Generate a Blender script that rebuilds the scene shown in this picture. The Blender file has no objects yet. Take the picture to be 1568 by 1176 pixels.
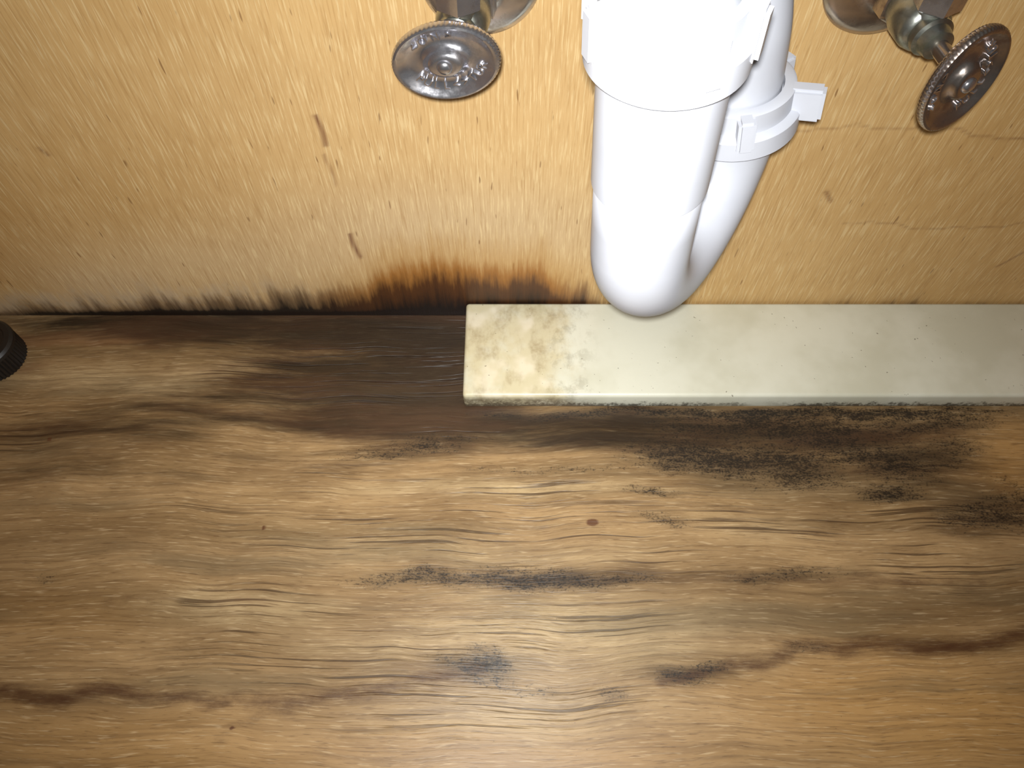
import bpy, bmesh, math, numpy as np
from mathutils import Vector, Matrix
# Under-sink cabinet interior.  Units: metres.  x = left/right, y = towards the back panel (y=0), z = up.
S=bpy.context.scene
S.view_settings.view_transform='Standard'

def lin(c):
    r=[]
    for v in c:
        v/=255.; r.append(v/12.92 if v<=.04045 else ((v+.055)/1.055)**2.4)
    return (*r,1)

class NT:
    def __init__(s,name):
        s.m=bpy.data.materials.new(name); s.m.use_nodes=True
        s.t=s.m.node_tree; s.b=s.t.nodes['Principled BSDF']; s.tc=None
    def n(s,k,**kw):
        o=s.t.nodes.new(k)
        for a,b in kw.items(): setattr(o,a,b)
        return o
    def put(s,sock,v):
        if isinstance(v,bpy.types.NodeSocket): s.t.links.new(v,sock)
        else: sock.default_value=v
    def co(s,scale=(1,1,1),off=(0,0,0),warp=None,amt=0.):
        if s.tc is None: s.tc=s.n('ShaderNodeTexCoord').outputs['Object']
        src=s.tc
        if warp is not None:
            a=s.n('ShaderNodeVectorMath',operation='MULTIPLY_ADD')
            s.put(a.inputs[0],warp); a.inputs[1].default_value=amt; s.put(a.inputs[2],src); src=a.outputs[0]
        m=s.n('ShaderNodeMapping'); s.put(m.inputs[0],src)
        m.inputs['Scale'].default_value=scale; m.inputs['Location'].default_value=off
        return m.outputs[0]
    def noise(s,scale=(1,1,1),off=(0,0,0),detail=2,rough=.5,warp=None,amt=(0,0,0),dist=0,col=False):
        x=s.n('ShaderNodeTexNoise'); s.put(x.inputs['Vector'],s.co(scale,off,warp,amt))
        x.inputs['Scale'].default_value=1; x.inputs['Detail'].default_value=detail
        x.inputs['Roughness'].default_value=rough; x.inputs['Distortion'].default_value=dist
        return x.outputs['Color' if col else 'Fac']
    def math(s,op,a,b=0.,c=None,clamp=False):
        x=s.n('ShaderNodeMath',operation=op,use_clamp=clamp)
        s.put(x.inputs[0],a); s.put(x.inputs[1],b)
        if c is not None: s.put(x.inputs[2],c)
        return x.outputs[0]
    def step(s,v,lo,hi,a=0.,b=1.):
        x=s.n('ShaderNodeMapRange',interpolation_type='SMOOTHSTEP')
        s.put(x.inputs[0],v)
        for i,q in enumerate((lo,hi,a,b)): x.inputs[i+1].default_value=q
        return x.outputs[0]
    def mix(s,f,a,b,mode='MIX'):
        x=s.n('ShaderNodeMix',data_type='RGBA',blend_type=mode)
        s.put(x.inputs[0],f); s.put(x.inputs[6],a); s.put(x.inputs[7],b)
        return x.outputs[2]
    def attr(s,name):
        return s.n('ShaderNodeAttribute',attribute_name=name).outputs['Fac']
    def bump(s,h,dist=.001,st=.5):
        x=s.n('ShaderNodeBump'); s.put(x.inputs['Height'],h)
        x.inputs['Distance'].default_value=dist; x.inputs['Strength'].default_value=st
        s.t.links.new(x.outputs[0],s.b.inputs['Normal'])
    def fin(s,col,rough=.5,metal=0,spec=.5):
        s.put(s.b.inputs['Base Color'],col); s.put(s.b.inputs['Roughness'],rough)
        s.put(s.b.inputs['Metallic'],metal); s.put(s.b.inputs['Specular IOR Level'],spec)
        return s.m

def gridmesh(name,xs,ys,place):
    X,Y=np.meshgrid(xs,ys); nx,ny=len(xs),len(ys)
    V=place(X.ravel(),Y.ravel()).astype(np.float32)
    i=np.arange((ny-1)*(nx-1)); r=i//(nx-1); c=i%(nx-1); a=r*nx+c
    F=np.stack([a,a+1,a+nx+1,a+nx],1)
    me=bpy.data.meshes.new(name)
    me.vertices.add(len(V)); me.vertices.foreach_set('co',V.ravel())
    me.loops.add(F.size); me.loops.foreach_set('vertex_index',F.ravel().astype(np.int32))
    me.polygons.add(len(F)); me.polygons.foreach_set('loop_start',(np.arange(len(F))*4).astype(np.int32))
    me.update(); me.validate()
    o=bpy.data.objects.new(name,me); S.collection.objects.link(o)
    return o,X.ravel(),Y.ravel()
def setattr_(o,name,v):
    a=o.data.attributes.new(name,'FLOAT','POINT'); a.data.foreach_set('value',v.astype(np.float32))
def stamp(X,Y,L,k=1.):
    A=np.zeros_like(X)
    for x,y,rx,ry,s in L:
        A=1-(1-A)*(1-np.clip(s*np.exp(-((((X-x)/(rx*k))**2+((Y-y)/(ry*k))**2)**1.2)),0,1))
    return A
def path(X,Y,P,w):
    A=np.zeros_like(X)
    for (x0,y0,s0),(x1,y1,s1) in zip(P[:-1],P[1:]):
        dx,dy=x1-x0,y1-y0; t=np.clip(((X-x0)*dx+(Y-y0)*dy)/(dx*dx+dy*dy),0,1)
        d2=(X-x0-t*dx)**2+(Y-y0-t*dy)**2
        A=np.maximum(A,(s0+(s1-s0)*t)*np.exp(-d2/w**2))
    return A

# floor marks: water damage, and in PALE also a painted flash highlight: (x, y, radius x, radius y, strength) in metres
MOLD=[(.1262,-.0996,.0332,.0084,.55),(.174,-.0969,.0285,.0074,.65),(.1146,-.1188,.0373,.0081,.8),(.1598,-.1279,.0462,.007,.78),(.1966,-.1403,.0274,.0097,.7),
 (.221,-.0996,.0427,.0094,.72),(.2546,-.1178,.042,.0101,.62),(.3024,-.0969,.0428,.0074,.65),(.2768,-.1304,.0276,.0099,.6),(.2558,-.15,.0203,.0067,.8),
 (.3183,-.1666,.0267,.011,.65),(.3198,-.1178,.0233,.0121,.42),(.1939,-.1178,.0559,.0151,.4),(.3482,-.1572,.018,.0186,.5),(.0978,-.1486,.0204,.0038,.55),
 (.1002,-.1698,.0177,.0055,.5),(-.058,-.1178,.0233,.005,.58),(-.1045,-.119,.0327,.005,.45),(.0303,-.1328,.055,.003,.45),(-.0395,-.110,.0376,.0042,.4),
 (-.0783,-.2102,.034,.0043,.48),(-.0358,-.211,.038,.0055,.52),(.0111,-.2077,.030,.0075,.72),(.0494,-.211,.0255,.0058,.5),(.0835,-.211,.0255,.0035,.42),
 (-.0614,-.2067,.0128,.0035,.45),(-.0116,-.264,.0153,.0075,.68),(-.002,-.262,.008,.004,.4),(.1063,-.269,.018,.0055,.6),(.0655,-.2812,.0087,.004,.55),(.1195,-.2613,.010,.004,.5),
 (.0143,-.2747,.024,.0048,.35),(.1776,-.207,.0385,.006,.42),(.181,-.2536,.0162,.004,.45),(-.302,-.211,.0106,.0043,.4),(.2478,-.0872,.1105,.0038,.85),
 (.1277,-.0872,.096,.0028,.65),(.0317,-.0888,.077,.0033,.45),(-.0379,-.2593,.0122,.004,.4),(-.015,-.2535,.012,.004,.4)]
DARK=[(-.1148,-.0138,.1025,.0275,1.),(-.0568,-.0468,.058,.048,1.),(-.2333,-.0106,.103,.0165,.95),(-.341,-.0106,.077,.010,.65),(-.15,-.0555,.074,.0225,.75),
 (-.0796,-.0752,.0776,.0165,.85),(-.235,-.0763,.0776,.010,.5),(-.333,-.038,.060,.0045,.35),(-.0303,-.0995,.1233,.014,.66),(.0832,-.1022,.0568,.0128,.62),
 (.172,-.110,.1033,.026,.66),(.2877,-.1178,.0654,.0225,.55),(-.1828,-.0943,.1238,.0107,.45),(-.325,-.0969,.095,.0132,.42),(-.337,-.123,.0744,.025,.32),
 (-.223,-.1328,.092,.012,.3),(-.0672,-.1178,.0747,.012,.45),(-.0017,-.2089,.1108,.0087,.45),(-.0096,-.2632,.036,.0098,.45),(.19,-.2089,.0596,.0113,.4),
 (.3209,-.162,.0403,.0225,.45),(-.2558,-.185,.0876,.0117,.25),(.2064,-.1712,.0664,.0115,.25),(.11,-.270,.03,.010,.45),(-.27,-.2820,.06,.006,.35),(.28,-.250,.09,.006,.35)]
RED=[(-.337,-.0228,.0815,.0087,.9),(-.226,-.0468,.06,.007,.4),(.1406,-.0969,.0713,.0095,.6),(.0775,-.1178,.028,.007,.5),(-.0814,-.0526,.0545,.0115,.4),
 (-.2553,-.0916,.086,.0064,.4),(.314,-.1048,.0566,.0105,.4),(-.3656,-.0468,.03,.006,.5),(-.184,-.2152,.0848,.0255,.2),(.1764,-.2152,.0678,.017,.25)]
PALE=[(-.292,-.0613,.0738,.0147,.8),(-.2256,-.0497,.0298,.0068,.6),(-.1386,-.0697,.0488,.0077,.45),(-.0109,-.1462,.1044,.0066,.9),(-.0255,-.1048,.0425,.0053,.5),  # lighter wood patches; the centre ones also paint the flash's highlight into the colour
 (.0478,-.24,.0906,.0243,.9),(-.1685,-.2298,.0584,.0125,.8),(.0156,-.194,.0778,.0086,.5),(-.0588,-.2497,.0816,.01,.6),(.1618,-.1712,.053,.0138,.3),
 (-.0094,-.289,.0858,.0145,.6),(-.1025,-.185,.0964,.018,.3)]
WARM=[(.278,-.2925,.1167,.039,.9),(.356,-.123,.0233,.030,.7),(-.2225,-.310,.1524,.027,.5),(.044,-.3165,.152,.017,.4),(.204,-.2783,.079,.0183,.5),(-.2983,-.24,.0659,.0243,.25)]
LINE=[[(-.3319,-.2837,.8),(-.3089,-.2819,.9),(-.2775,-.2812,.9),(-.24,-.2745,.85),(-.2026,-.2812,.8),(-.159,-.2837,.7),(-.112,-.2812,.65),(-.0573,-.2716,.7),(-.0137,-.264,.8)],
 [(.0979,-.2745,.8),(.1231,-.2624,.8),(.1689,-.2532,.85),(.2087,-.2555,.8),(.2704,-.2516,.85),(.322,-.2446,.9),(.3792,-.2359,.8)],
 [(-.17,-.305,.3),(-.1388,-.2855,.6),(-.0889,-.2745,.5)],[(-.2656,-.2257,.4),(-.204,-.2202,.25),(-.1413,-.2173,.2)],[(.1683,-.2131,.3),(.2411,-.2089,.45),(.3046,-.2123,.45)]]
KNOT=[(.0545,-.1712,.005,.003,1.),(-.1675,-.175,.0022,.0018,.9),(-.1657,-.298,.0022,.0015,.9),(-.333,-.109,.0024,.002,.8)]

floor,FX,FY=gridmesh('floor',np.arange(-.46,.4601,.002),np.arange(-.60,.0001,.002),lambda a,b:np.stack([a,b,0*a],1))
GX=FX+.006*np.sin(FY*90+FX*20)+.003*np.sin(FY*230+1)
GY=FY+.0018*np.sin(FX*47+1)+.0010*np.sin(FX*131)+.0012*np.sin(FX*33+FY*60)
setattr_(floor,'mold',stamp(GX,GY,MOLD,1.15)); setattr_(floor,'dark',stamp(GX,GY,DARK,1.12)); setattr_(floor,'red',stamp(GX,GY,RED))
setattr_(floor,'pale',stamp(GX,GY,PALE)); setattr_(floor,'warm',stamp(GX,GY,WARM)); setattr_(floor,'knot',stamp(FX,FY,KNOT))
A=np.zeros_like(FX)
for P in LINE: A=np.maximum(A,path(GX,GY,P,.0055))
setattr_(floor,'line',A)

def floor_mat():
    s=NT('stained_wood_floor')
    wp=s.noise((7,9,1),detail=2,col=True)
    wpa=(.03,.026,0)
    band=s.noise((3.,26,1),(3,1,0),5,.6,wp,wpa)
    fine=s.noise((10,380,1),(0,0,0),3,.6,wp,wpa)
    mott=s.noise((16,45,1),(6,2,0),5,.65,wp,wpa)
    col=s.mix(s.step(band,.3,.7),lin((124,99,66)),lin((166,136,95)))
    col=s.mix(s.step(mott,.4,.62,.0,.38),col,lin((116,90,58)))
    col=s.mix(s.math('MULTIPLY',s.attr('warm'),.7),col,lin((186,142,82)))
    col=s.mix(s.math('MULTIPLY',s.attr('pale'),s.step(mott,.3,.6,.9,.45)),col,lin((194,171,130)))
    col=s.mix(s.step(fine,.45,.66,.0,.36),col,lin((92,66,40)))
    po=s.noise((75,1000,1),(5,2,0),2,.6,wp,wpa)
    col=s.mix(s.step(po,.56,.68,0,.42),col,lin((84,56,30)))
    po2=s.noise((60,850,1),(1,9,0),2,.6,wp,wpa)
    col=s.mix(s.step(po2,.56,.70,0,.35),col,lin((214,190,150)))
    pm=s.step(s.math('ADD',s.noise((5,14,1),(9,4,0),2),s.math('MULTIPLY',s.attr('pale'),.28)),.52,.66)
    gl=s.step(s.noise((8,440,1),(1,7,0),3,.55,wp,wpa),.565,.62)
    gl=s.math('MULTIPLY',gl,pm)
    col=s.mix(s.math('MULTIPLY',gl,.72),col,lin((56,36,20)))
    sm=s.noise((6,50,1),(2,8,0),4,.6,wp,wpa)
    rd=s.step(s.math('ADD',s.attr('red'),s.math('MULTIPLY',s.math('SUBTRACT',sm,.5),1.4)),.2,.8)
    col=s.mix(s.math('MULTIPLY',rd,.42),col,lin((108,66,42)))
    gy=s.step(s.noise((3.5,26,1),(8,2,0),4,.6,wp,wpa),.5,.66)
    col=s.mix(s.math('MULTIPLY',gy,.36),col,lin((90,81,62)))
    dn=s.math('MULTIPLY',s.math('SUBTRACT',s.noise((7,70,1),(2,3,0),6,.68,wp,wpa),.5),1.6)
    da=s.attr('dark')
    dk=s.step(s.math('ADD',da,s.math('MULTIPLY',dn,s.step(da,0,.3))),.05,.85)
    dcol=s.mix(s.step(sm,.38,.62),lin((25,16,11)),lin((56,36,24)))
    dcol=s.mix(s.step(da,.85,1.0,0,.6),dcol,lin((20,12,9)))
    col=s.mix(s.math('MULTIPLY',dk,.92),col,dcol)
    ln=s.math('ADD',s.attr('line'),s.math('MULTIPLY',s.math('SUBTRACT',s.noise((40,120,1),(2,3,0),5,.72),.5),1.8))
    lm=s.math('MULTIPLY',s.step(ln,.1,1.1),s.step(s.attr('line'),0.02,.3))
    col=s.mix(s.math('MULTIPLY',lm,.8),col,lin((64,34,18)))
    ma=s.attr('mold')
    n1=s.noise((34,140,1),(1,3,0),5,.7,wp,wpa)
    n3=s.noise((170,330,1),(1,3,0),4,.75)
    n2=s.noise((600,900,1),(1,3,0),2,.6)
    mm=s.math('ADD',ma,s.math('MULTIPLY',s.math('SUBTRACT',n1,.5),1.3))
    mm=s.math('ADD',mm,s.math('MULTIPLY',s.math('SUBTRACT',n3,.5),2.2))
    mm=s.math('ADD',mm,s.math('MULTIPLY',s.math('SUBTRACT',n2,.5),2.0))
    halo=s.step(s.math('ADD',ma,s.math('MULTIPLY',s.math('SUBTRACT',n1,.5),1.2)),.05,1.)
    col=s.mix(s.math('MULTIPLY',halo,.62),col,lin((62,50,37)))
    mm=s.math('MULTIPLY',s.step(mm,.28,1.1),s.step(ma,.05,.3))
    col=s.mix(s.math('MULTIPLY',mm,.88),col,lin((25,21,18)))
    col=s.mix(s.step(s.attr('knot'),.3,.7,0,.8),col,lin((74,32,14)))
    v=s.noise((900,900,1),(0,0,0),1); col=s.mix(s.step(v,.74,.8,0,.5),col,lin((50,30,15)))
    hgt=s.math('SUBTRACT',s.math('MULTIPLY',fine,-.4),s.math('ADD',gl,s.math('MULTIPLY',po,.5)))
    s.bump(hgt,.0005,.5)
    return s.fin(col,s.step(band,.3,.7,.38,.48),0,.42)
floor.data.materials.append(floor_mat())

wall,WX,WZ=gridmesh('wall_back',np.arange(-.46,.4601,.0018),np.arange(0,.62,.0018),lambda a,b:np.stack([a,0*a,b],1))
px=[-.46,-.39,-.35,-.30,-.27,-.24,-.19,-.17,-.14,-.115,-.09,-.067,-.03,0,.02,.03,.055,.08,.1,.46]
pz=[.006,.006,.008,.010,.018,.016,.020,.027,.025,.034,.050,.058,.058,.052,.056,.045,.033,.012,.004,.003]
setattr_(wall,'edge',(np.interp(WX,px,pz)-WZ)*20+np.exp(-(WZ/.005)**2)*np.interp(WX,[-.39,-.30,.1,.2],[.2,.8,.8,.1]))
setattr_(wall,'amber',np.clip(np.interp(WX,[-.16,-.09,.03,.07],[0,1,1,0]),0,1))
setattr_(wall,'pale',stamp(WX,WZ,[(-.03,.10,.14,.05,1.),(-.30,.04,.05,.02,.9),(-.2,.06,.14,.04,.7),(-.34,.022,.06,.01,.8),(.0,.2,.22,.1,.35)]))
setattr_(wall,'fuzz',np.interp(WX,[-.40,-.22,-.12],[1,.8,0]))
A=np.zeros_like(WX)
for P,w in [([(-.1115,.193,1),(-.1095,.172,1)],.0014),([(-.110,.094,1),(-.1085,.070,.9)],.0013),([(-.112,.165,.5),(-.111,.14,.35)],.001),
  ([(.15,.185,.3),(.24,.187,.4),(.30,.176,.5),(.40,.168,.5)],.0008),([(.22,.108,.3),(.30,.100,.4),(.42,.118,.4)],.0008),([(.20,.133,.7),(.206,.127,.7)],.0016),
  ([(-.28,.17,.6),(-.277,.165,.6)],.0012),([(.35,.06,.6),(.36,.075,.6)],.001)]:
    A=np.maximum(A,path(WX+.0008*np.sin(WZ*160),WZ+.0015*np.sin(WX*120)+.0008*np.sin(WX*310),P,w))
setattr_(wall,'scratch',A)
def wall_mat():
    s=NT('plywood_back_panel')
    wp=s.noise((12,1,6),detail=2,col=True); wa=(.003,0,.006)
    a=s.noise((820,1,30),(0,0,0),3,.6,wp,wa)
    b=s.noise((900,1,44),(7,0,3),3,.6,wp,wa)
    c=s.noise((8,1,5),(3,0,1),4,.6)
    col=s.mix(s.step(c,.3,.7),lin((186,149,94)),lin((202,166,110)))
    col=s.mix(s.math('MULTIPLY',s.attr('pale'),.75),col,lin((196,172,136)))
    col=s.mix(s.step(a,.32,.52,.38,0),col,lin((152,112,62)))
    col=s.mix(s.step(b,.50,.66,0,.46),col,lin((226,204,156)))
    d=s.noise((420,1,60),(1,0,9),1); col=s.mix(s.step(d,.70,.77,0,.6),col,lin((104,68,36)))
    e=s.attr('edge')
    st=s.math('MULTIPLY',s.math('SUBTRACT',s.noise((240,1,16),(1,0,2),3,.6),.5),.6)
    st2=s.math('MULTIPLY',s.math('SUBTRACT',s.noise((34,1,8),(4,0,2),5,.65),.5),1.1)
    t=s.math('ADD',s.math('ADD',e,st),st2)
    fz=s.math('MULTIPLY',s.math('MULTIPLY',s.step(t,-.55,-.15),s.attr('fuzz')),s.step(s.noise((60,1,60),(3,0,3),4,.7),.35,.6,.2,.8))
    col=s.mix(fz,col,lin((196,178,150)))
    am=s.attr('amber')
    col=s.mix(s.math('MULTIPLY',s.step(t,-.9,-.1,0,.45),am),col,lin((170,126,62)))
    col=s.mix(s.math('MULTIPLY',s.step(t,-.6,0,0,.3),s.math('SUBTRACT',1.,am)),col,lin((128,100,68)))
    fr=s.mix(am,lin((92,70,48)),lin((144,92,34)))
    col=s.mix(s.step(t,-.26,.12,0,.85),col,fr)
    dk=s.mix(am,lin((34,27,21)),lin((76,45,20)))
    col=s.mix(s.step(t,.02,.42),col,dk)
    col=s.mix(s.step(t,.38,.95),col,lin((26,17,12)))
    col=s.mix(s.math('MULTIPLY',s.attr('scratch'),.85),col,lin((92,42,28)))
    s.bump(a,.0003,.4)
    return s.fin(col,.44,0,.4)
wall.data.materials.append(wall_mat())

def simple_box(name,lo,hi,mat,bev=0,seg=3):
    bm=bmesh.new(); bmesh.ops.create_cube(bm,size=1)
    for v in bm.verts: v.co=Vector([(lo[i]+hi[i])/2+v.co[i]*(hi[i]-lo[i]) for i in range(3)])
    if bev: bmesh.ops.bevel(bm,geom=bm.edges[:],offset=bev,segments=seg,affect='EDGES',profile=.5)
    me=bpy.data.meshes.new(name); bm.to_mesh(me); bm.free()
    me.polygons.foreach_set('use_smooth',[True]*len(me.polygons)); me.set_sharp_from_angle(angle=math.radians(40))
    o=bpy.data.objects.new(name,me); S.collection.objects.link(o); me.materials.append(mat)
    return o
s=NT('cabinet_side_wood'); g=s.noise((5,5,90),detail=3)
sm_=s.fin(s.mix(g,lin((180,130,70)),lin((215,170,105))),.6)
simple_box('wall_left',(-.478,-.6,0),(-.4601,0,.62),sm_)
simple_box('wall_right',(.4601,-.6,0),(.478,0,.62),sm_)

def board_mat():
    s=NT('cream_painted_board')
    sep=s.n('ShaderNodeSeparateXYZ'); s.put(sep.inputs[0],s.co()); x,y,z=sep.outputs
    n=s.noise((45,45,45),detail=4,rough=.6); nf=s.noise((260,260,260),(3,3,3),4,.7); nb=s.noise((60,34,50),(7,1,3),4,.65)
    big=s.noise((14,14,9),detail=4,rough=.6)
    col=s.mix(s.step(big,.35,.65),lin((190,189,170)),lin((204,204,188)))
    lefty=s.step(x,.02,.07,1.,0.)
    st=s.step(s.math('ADD',s.math('MULTIPLY',lefty,.9),s.math('MULTIPLY',s.math('SUBTRACT',n,.5),1.8)),.3,1.0)
    col=s.mix(s.math('MULTIPLY',st,.8),col,lin((188,177,142)))
    g1=s.step(nb,.45,.68); g1=s.math('MULTIPLY',g1,s.step(x,.025,.062,1.,0.)); g1=s.math('MULTIPLY',g1,s.step(nf,.3,.6,.4,1.))
    col=s.mix(s.math('MULTIPLY',g1,.52),col,lin((130,109,72)))
    g2=s.math('MULTIPLY',s.step(s.noise((90,70,50),(17,3,3),5,.7),.48,.64),s.math('MULTIPLY',s.step(x,.01,.04),s.step(x,.045,.07,1.,0.)))
    col=s.mix(s.math('MULTIPLY',g2,.35),col,lin((122,115,92)))
    pw=s.math('MULTIPLY',s.step(s.noise((38,38,60),(2,5,5),3),.50,.68),lefty)
    col=s.mix(s.math('MULTIPLY',pw,.6),col,lin((216,208,188)))
    low=s.math('ADD',s.step(z,.0,.015,1.,0.),s.math('MULTIPLY',s.math('SUBTRACT',nf,.5),2.0))
    fr=s.math('MULTIPLY',s.step(low,.35,.95),s.step(s.noise((14,14,14),(4,4,4),2),.30,.48))
    col=s.mix(s.math('MULTIPLY',fr,.88),col,lin((54,48,38)))
    col=s.mix(s.math('MULTIPLY',s.math('MULTIPLY',s.step(z,.010,.0175,1.,0.),lefty),s.step(nf,.3,.6,.35,.85)),col,lin((84,72,50)))
    sp=s.noise((420,420,420),(9,9,9),1); col=s.mix(s.step(sp,.77,.80,0,.6),col,lin((70,55,40)))
    s.bump(nf,.0002,.3)
    return s.fin(col,.35,0,.5)
simple_box('cream_board',(-.0355,-.083,0.0003),(.4595,-.0006,.018),board_mat(),.0028,4)

def obj(name,bm,mat,parent=None,smooth=True,M=None):
    if M is not None: bm.transform(M)
    bmesh.ops.recalc_face_normals(bm,faces=bm.faces[:])
    me=bpy.data.meshes.new(name); bm.to_mesh(me); bm.free()
    if smooth:
        me.polygons.foreach_set('use_smooth',[True]*len(me.polygons))
        me.set_sharp_from_angle(angle=math.radians(40))
    o=bpy.data.objects.new(name,me); S.collection.objects.link(o); me.materials.append(mat)
    if parent: o.parent=parent
    return o
def lathe(prof,seg=64,sx=1,sy=1,fn=None):
    bm=bmesh.new(); R=[]
    for r,z in prof:
        ring=[]
        for i in range(seg):
            a=2*math.pi*i/seg; rr=r*(fn(a,r,z) if fn else 1)
            ring.append(bm.verts.new((rr*math.cos(a)*sx,rr*math.sin(a)*sy,z)))
        R.append(ring)
    for A,B in zip(R[:-1],R[1:]):
        for i in range(seg):
            j=(i+1)%seg; bm.faces.new((A[i],A[j],B[j],B[i]))
    bm.faces.new(R[0][::-1]); bm.faces.new(R[-1])
    return bm
def tube(P,rad,seg=48):
    P=[Vector(p) for p in P]; n=len(P); bm=bmesh.new(); R=[]
    T=[(P[min(i+1,n-1)]-P[max(i-1,0)]).normalized() for i in range(n)]
    u=T[0].orthogonal().normalized()
    for i in range(n):
        u=(u-T[i]*u.dot(T[i])).normalized(); w=T[i].cross(u)
        r=rad[i] if isinstance(rad,(list,tuple)) else rad
        R.append([bm.verts.new(P[i]+(u*math.cos(2*math.pi*k/seg)+w*math.sin(2*math.pi*k/seg))*r) for k in range(seg)])
    for A,B in zip(R[:-1],R[1:]):
        for k in range(seg):
            j=(k+1)%seg; bm.faces.new((A[k],A[j],B[j],B[k]))
    bm.faces.new(R[0][::-1]); bm.faces.new(R[-1])
    return bm
def frame(o,n,roll=0,up=(0,0,1)):
    n=Vector(n).normalized(); x=Vector(up).cross(n)
    if x.length<1e-3: x=Vector((1,0,0))-n*n.x
    x.normalize(); y=n.cross(x)
    M=Matrix((x,y,n)).transposed().to_4x4(); M.translation=Vector(o)
    return M@Matrix.Rotation(roll,4,'Z')
def addbox(bm,c,size,rot=None,bev=.0008):
    b=bmesh.new(); bmesh.ops.create_cube(b,size=1)
    for v in b.verts: v.co=Vector([v.co[i]*size[i] for i in range(3)])
    bmesh.ops.bevel(b,geom=b.edges[:],offset=bev,segments=2,affect='EDGES')
    M=Matrix.Translation(c)@(rot or Matrix())
    b.transform(M); me=bpy.data.meshes.new('t'); b.to_mesh(me); b.free(); bm.from_mesh(me); bpy.data.meshes.remove(me)
def empty(name,loc=(0,0,0)):
    e=bpy.data.objects.new(name,None); S.collection.objects.link(e); e.empty_display_size=.02
    return e

s=NT('white_pvc'); n=s.noise((60,60,60),detail=3)
pvc=s.fin(s.mix(n,lin((170,173,182)),lin((182,185,193))),.36,0,.4)
def metal(name,c1,c2,r=.22,dirt=(90,72,46),df=.6):
    s=NT(name); n=s.noise((120,120,120),detail=4,rough=.65); m=s.noise((70,70,70),(4,4,4),4,.7)
    col=s.mix(n,lin(c1),lin(c2)); f=s.step(m,.5,.68,0,df); col=s.mix(f,col,lin(dirt))
    s.bump(n,.0003,.25)
    return s.fin(col,s.step(m,.4,.7,r,r+.2),.95)
chrome=metal('worn_chrome',(180,180,188),(222,222,228),.15,(110,96,76),.4)
brass=metal('tarnished_valve_body',(136,140,134),(174,176,170),.26,(90,98,78))
chromer=metal('rusty_chrome',(150,140,132),(184,174,168),.18,(102,64,44),.5)

trap=empty('p_trap_drain_pipe')
FXp,FYp=.0535,-.136; sep=.088; A=math.radians(56); Rb=sep/2; zc=.243
d=Vector((math.cos(A),math.sin(A),0)); base=Vector((FXp,FYp,0))
pts=[];rad=[]
def P(s_,z): return base+d*s_+Vector((-.06*(z-zc),0,z))
pts.append(P(0,.340)); rad.append(.0218)
for z in (.31,.29,.2805): pts.append(P(0,z)); rad.append(.0218)
pts.append(P(0,.2795)); rad.append(.0198)
pts.append(P(0,.2783)); rad.append(.0207)
pts.append(P(0,.26)); rad.append(.0208)
for i in range(0,33):
    a=math.pi*i/32; pts.append(P(Rb-Rb*math.cos(a),zc-Rb*math.sin(a))); rad.append(.0208)
pts.append(P(sep,.262)); rad.append(.0205)
obj('j_bend',tube(pts,rad,64),pvc,trap)
obj('tailpiece',tube([P(0,.335),P(0,.40),P(0,.60)],.0193),pvc,trap)
def nut(name,o,n,r,h,lugs,roll=0,ext=0):
    ri=r-.0038
    pr=[(.012,0),(r*.94,0),(r,.0015),(r,h*.48),(r-.001,h*.53),(ri,h*.56),(ri,h*.97),(ri-.0012,h),(ri-.005,h),(ri-.0055,h-.003),(.012,h-.003)]
    bm=lathe(pr,72)
    for k,a in enumerate(lugs):
        R=Matrix.Rotation(math.radians(a),4,'Z'); e=ext if k==0 else 0
        addbox(bm,R@Vector((ri+.0015+e/2,0,h*.64)),(.008+e,.0075,h*.72),R,.0014)
    return obj(name,bm,pvc,trap,True,frame(o,n,roll,(0,1,0)))
nut('slip_nut_front',P(0,.331),(-.05,0,1),.0262,.0235,[20,65,110,155,200,245,290,335])
rl=Vector((-.16,.05,1)).normalized()
rn=P(sep,.244)
nut('slip_nut_rear',rn,rl,.0288,.022,[0,50,110,170,230,290],math.radians(-20),.007)
q=rn+rl*.012
arm=[q,q+rl*.02,q+rl*.03]
c=arm[-1]
for i in range(1,17):
    a=math.pi/2*i/16; R2=.028
    arm.append(c+rl*(R2*math.sin(a))+Vector((-.1,.99,0))*(R2*(1-math.cos(a))))
e_=arm[-1]; arm.append(Vector((e_.x-.003,.004,e_.z+.0)))
obj('trap_arm',tube(arm,.0192),pvc,trap)
wc=Vector((e_.x-.003,-.0002,e_.z))
obj('wall_flange',lathe([(.015,0),(.034,0),(.034,.002),(.030,.005),(.019,.009),(.012,.009)],64),pvc,trap,True,frame(wc,(0,-1,0)))

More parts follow.
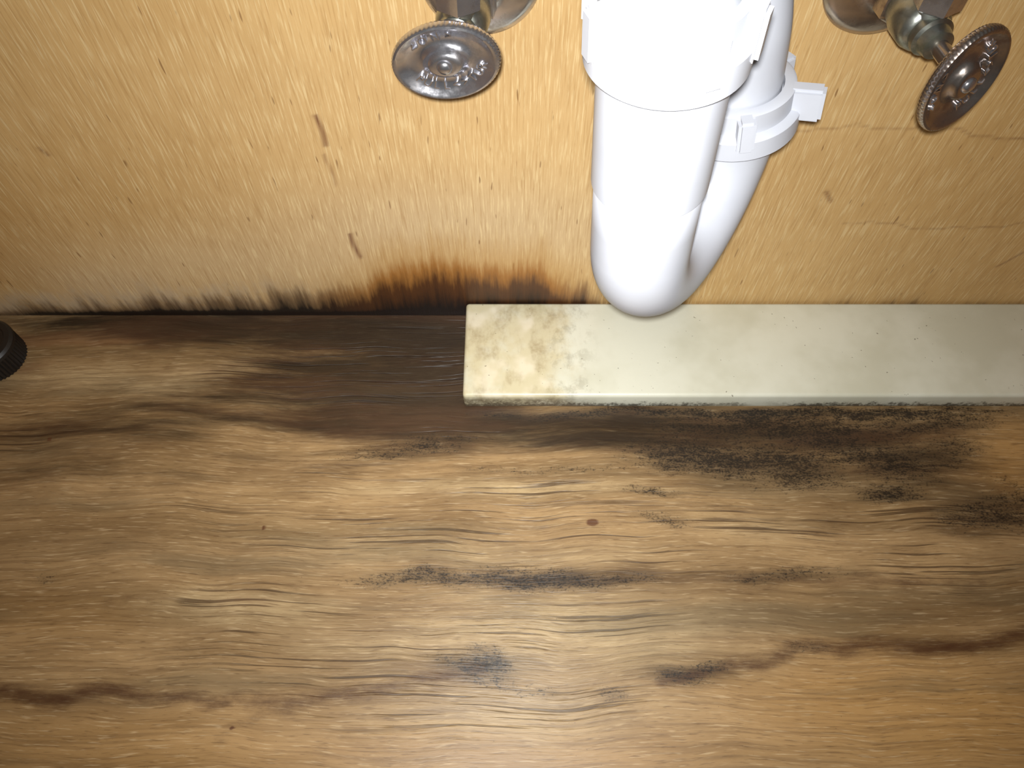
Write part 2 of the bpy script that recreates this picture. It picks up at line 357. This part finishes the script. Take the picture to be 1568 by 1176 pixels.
def valve(fx,hx,hy,z,hn,roll,cm,letters,name='angle_stop_valve'):
    E=empty(name)
    F=Vector((fx,-.0003,z)); Hc=Vector((hx,hy,z)); ax=(Hc-F).normalized(); L=(Hc-F).length
    obj('escutcheon',lathe([(.008,0),(.0285,0),(.0292,.0008),(.0285,.002),(.024,.0048),(.016,.0062),(.0115,.0075),(.0095,.009),(.008,.009)],72),cm,E,True,frame(F,(0,-1,0)))
    obj('stub_pipe',tube([F,F+ax*.02],.0085),brass,E)
    hexf=lambda a,r,z_: 1/math.cos(((a+math.pi/6)%(math.pi/3))-math.pi/6)
    obj('inlet_nut',lathe([(.006,0),(.0095,0),(.0108,.001),(.0108,.009),(.0095,.010),(.006,.010)],60,fn=hexf),cm,E,True,frame(F+ax*.012,ax))
    obj('valve_body',lathe([(.007,0),(.0098,0),(.0105,.003),(.0118,.008),(.0118,.017),(.0105,.021),(.009,.022),(.009,.026),(.0075,.027),(.0065,.032),(.004,.033)],48),brass,E,True,frame(F+ax*.020,ax))
    c=F+ax*.038
    obj('outlet_neck',lathe([(.0075,0),(.0075,.013),(.0068,.014)],40),brass,E,True,frame(c,(0,0,1)))
    obj('outlet_nut',lathe([(.005,0),(.0084,0),(.0094,.001),(.0094,.010),(.0084,.011),(.005,.0125)],60,fn=hexf),chrome,E,True,frame(c+Vector((0,0,.010)),(0,0,1)))
    obj('supply_tube',tube([c+Vector((0,0,.02)),c+Vector((0,0,.08)),c+Vector((0,.003,.2)),c+Vector((0,.003,.3))],.0048,24),chrome,E)
    obj('stem',tube([F+ax*.05,Hc],.0038,24),cm,E)
    a_,b_=.0244,.0182
    sc=lambda a,r,z_: 1+ (.005*math.cos(a*72) if r>.93 and -.0045<z_<.0005 else 0)
    # oval dished wheel: raised boss, hollow ring, rolled rim
    pr=[(.20,-.0085),(.30,-.0080),(.33,-.0062),(.62,-.0060),(.85,-.0050),(.97,-.0034),(1.,-.0020),(1.,.0),(.975,.0010),(.93,.0013),(.88,.0008),(.80,-.0006),(.68,-.0018),(.52,-.0022),(.42,-.0016),(.36,.0000),(.32,.0016),(.27,.0024),(.20,.0026),(.02,.0026)]
    M=frame(Hc,hn,roll)
    obj('oval_handle',lathe(pr,432,a_,b_,sc),cm,E,True,M)
    bm=lathe([(.0005,.0024),(.0034,.0024),(.0034,.0032),(.0026,.0042),(.0012,.0047),(.0003,.0048)],32)
    obj('handle_screw',bm,chrome,E,True,M)
    for k,(ch,ang) in enumerate(letters):
        t=math.radians(ang); cu=bpy.data.curves.new('letter','FONT'); cu.body=ch; cu.size=.0056; cu.extrude=.0007; cu.align_x='CENTER'; cu.align_y='CENTER'
        cu.resolution_u=3
        o=bpy.data.objects.new('letter_%d'%k,cu); S.collection.objects.link(o)
        sgn=-math.pi/2 if ang<180 else math.pi/2
        o.matrix_world=M@Matrix.Translation((a_*.69*math.cos(t),b_*.67*math.sin(t),-.0014))@Matrix.Rotation(t+sgn,4,'Z')
        cu.materials.append(chrome); mw=o.matrix_world.copy(); o.parent=E; o.matrix_world=mw
    return E
low=[(c,180+28+i*15.5) for i,c in enumerate('PULL<>TURN')][:9]
up=[(c,130-i*20) for i,c in enumerate('<ON>')]
valve(-.015,-.0285,-.063,.275,(-.10,-.95,-.04),math.radians(18),chrome,low+up)
valve(.177,.190,-.075,.275,(.36,-.90,.05),math.radians(92),chromer,low+up)

s=NT('black_rubber'); blk=s.fin(lin((22,20,20)),.45)
cap=lathe([(.004,0.0003),(.0205,.0003),(.0215,.001),(.0215,.017),(.0222,.018),(.0222,.021),(.0205,.023),(.017,.0235),(.016,.0222),(.003,.0222)],180,
   fn=lambda a,r,z: 1+(.025*math.cos(45*a) if r>.0213 and z<.0175 else 0))
obj('black_bottle_cap',cap,blk,None,True,Matrix.Translation((-.3935,-.041,0)))

cd=bpy.data.cameras.new('camera'); cam=bpy.data.objects.new('camera',cd); S.collection.objects.link(cam)
cam.location=(0,-.34,.48); cam.rotation_euler=(math.radians(30),0,0); cd.sensor_width=36; cd.lens=25.94; cd.clip_start=.005
S.camera=cam
l=bpy.data.lights.new('phone_flash','AREA'); l.shape='DISK'; l.size=.01; l.energy=1.8; l.color=(1,.995,.97); l.spread=math.radians(112)
lo=bpy.data.objects.new('phone_flash',l); S.collection.objects.link(lo); lo.location=(-.004,-.346,.494); lo.rotation_euler=(math.radians(31),0,0)
w=bpy.data.worlds.new('world'); S.world=w; w.use_nodes=True
w.node_tree.nodes['Background'].inputs[0].default_value=(.9,.87,.8,1); w.node_tree.nodes['Background'].inputs[1].default_value=.07
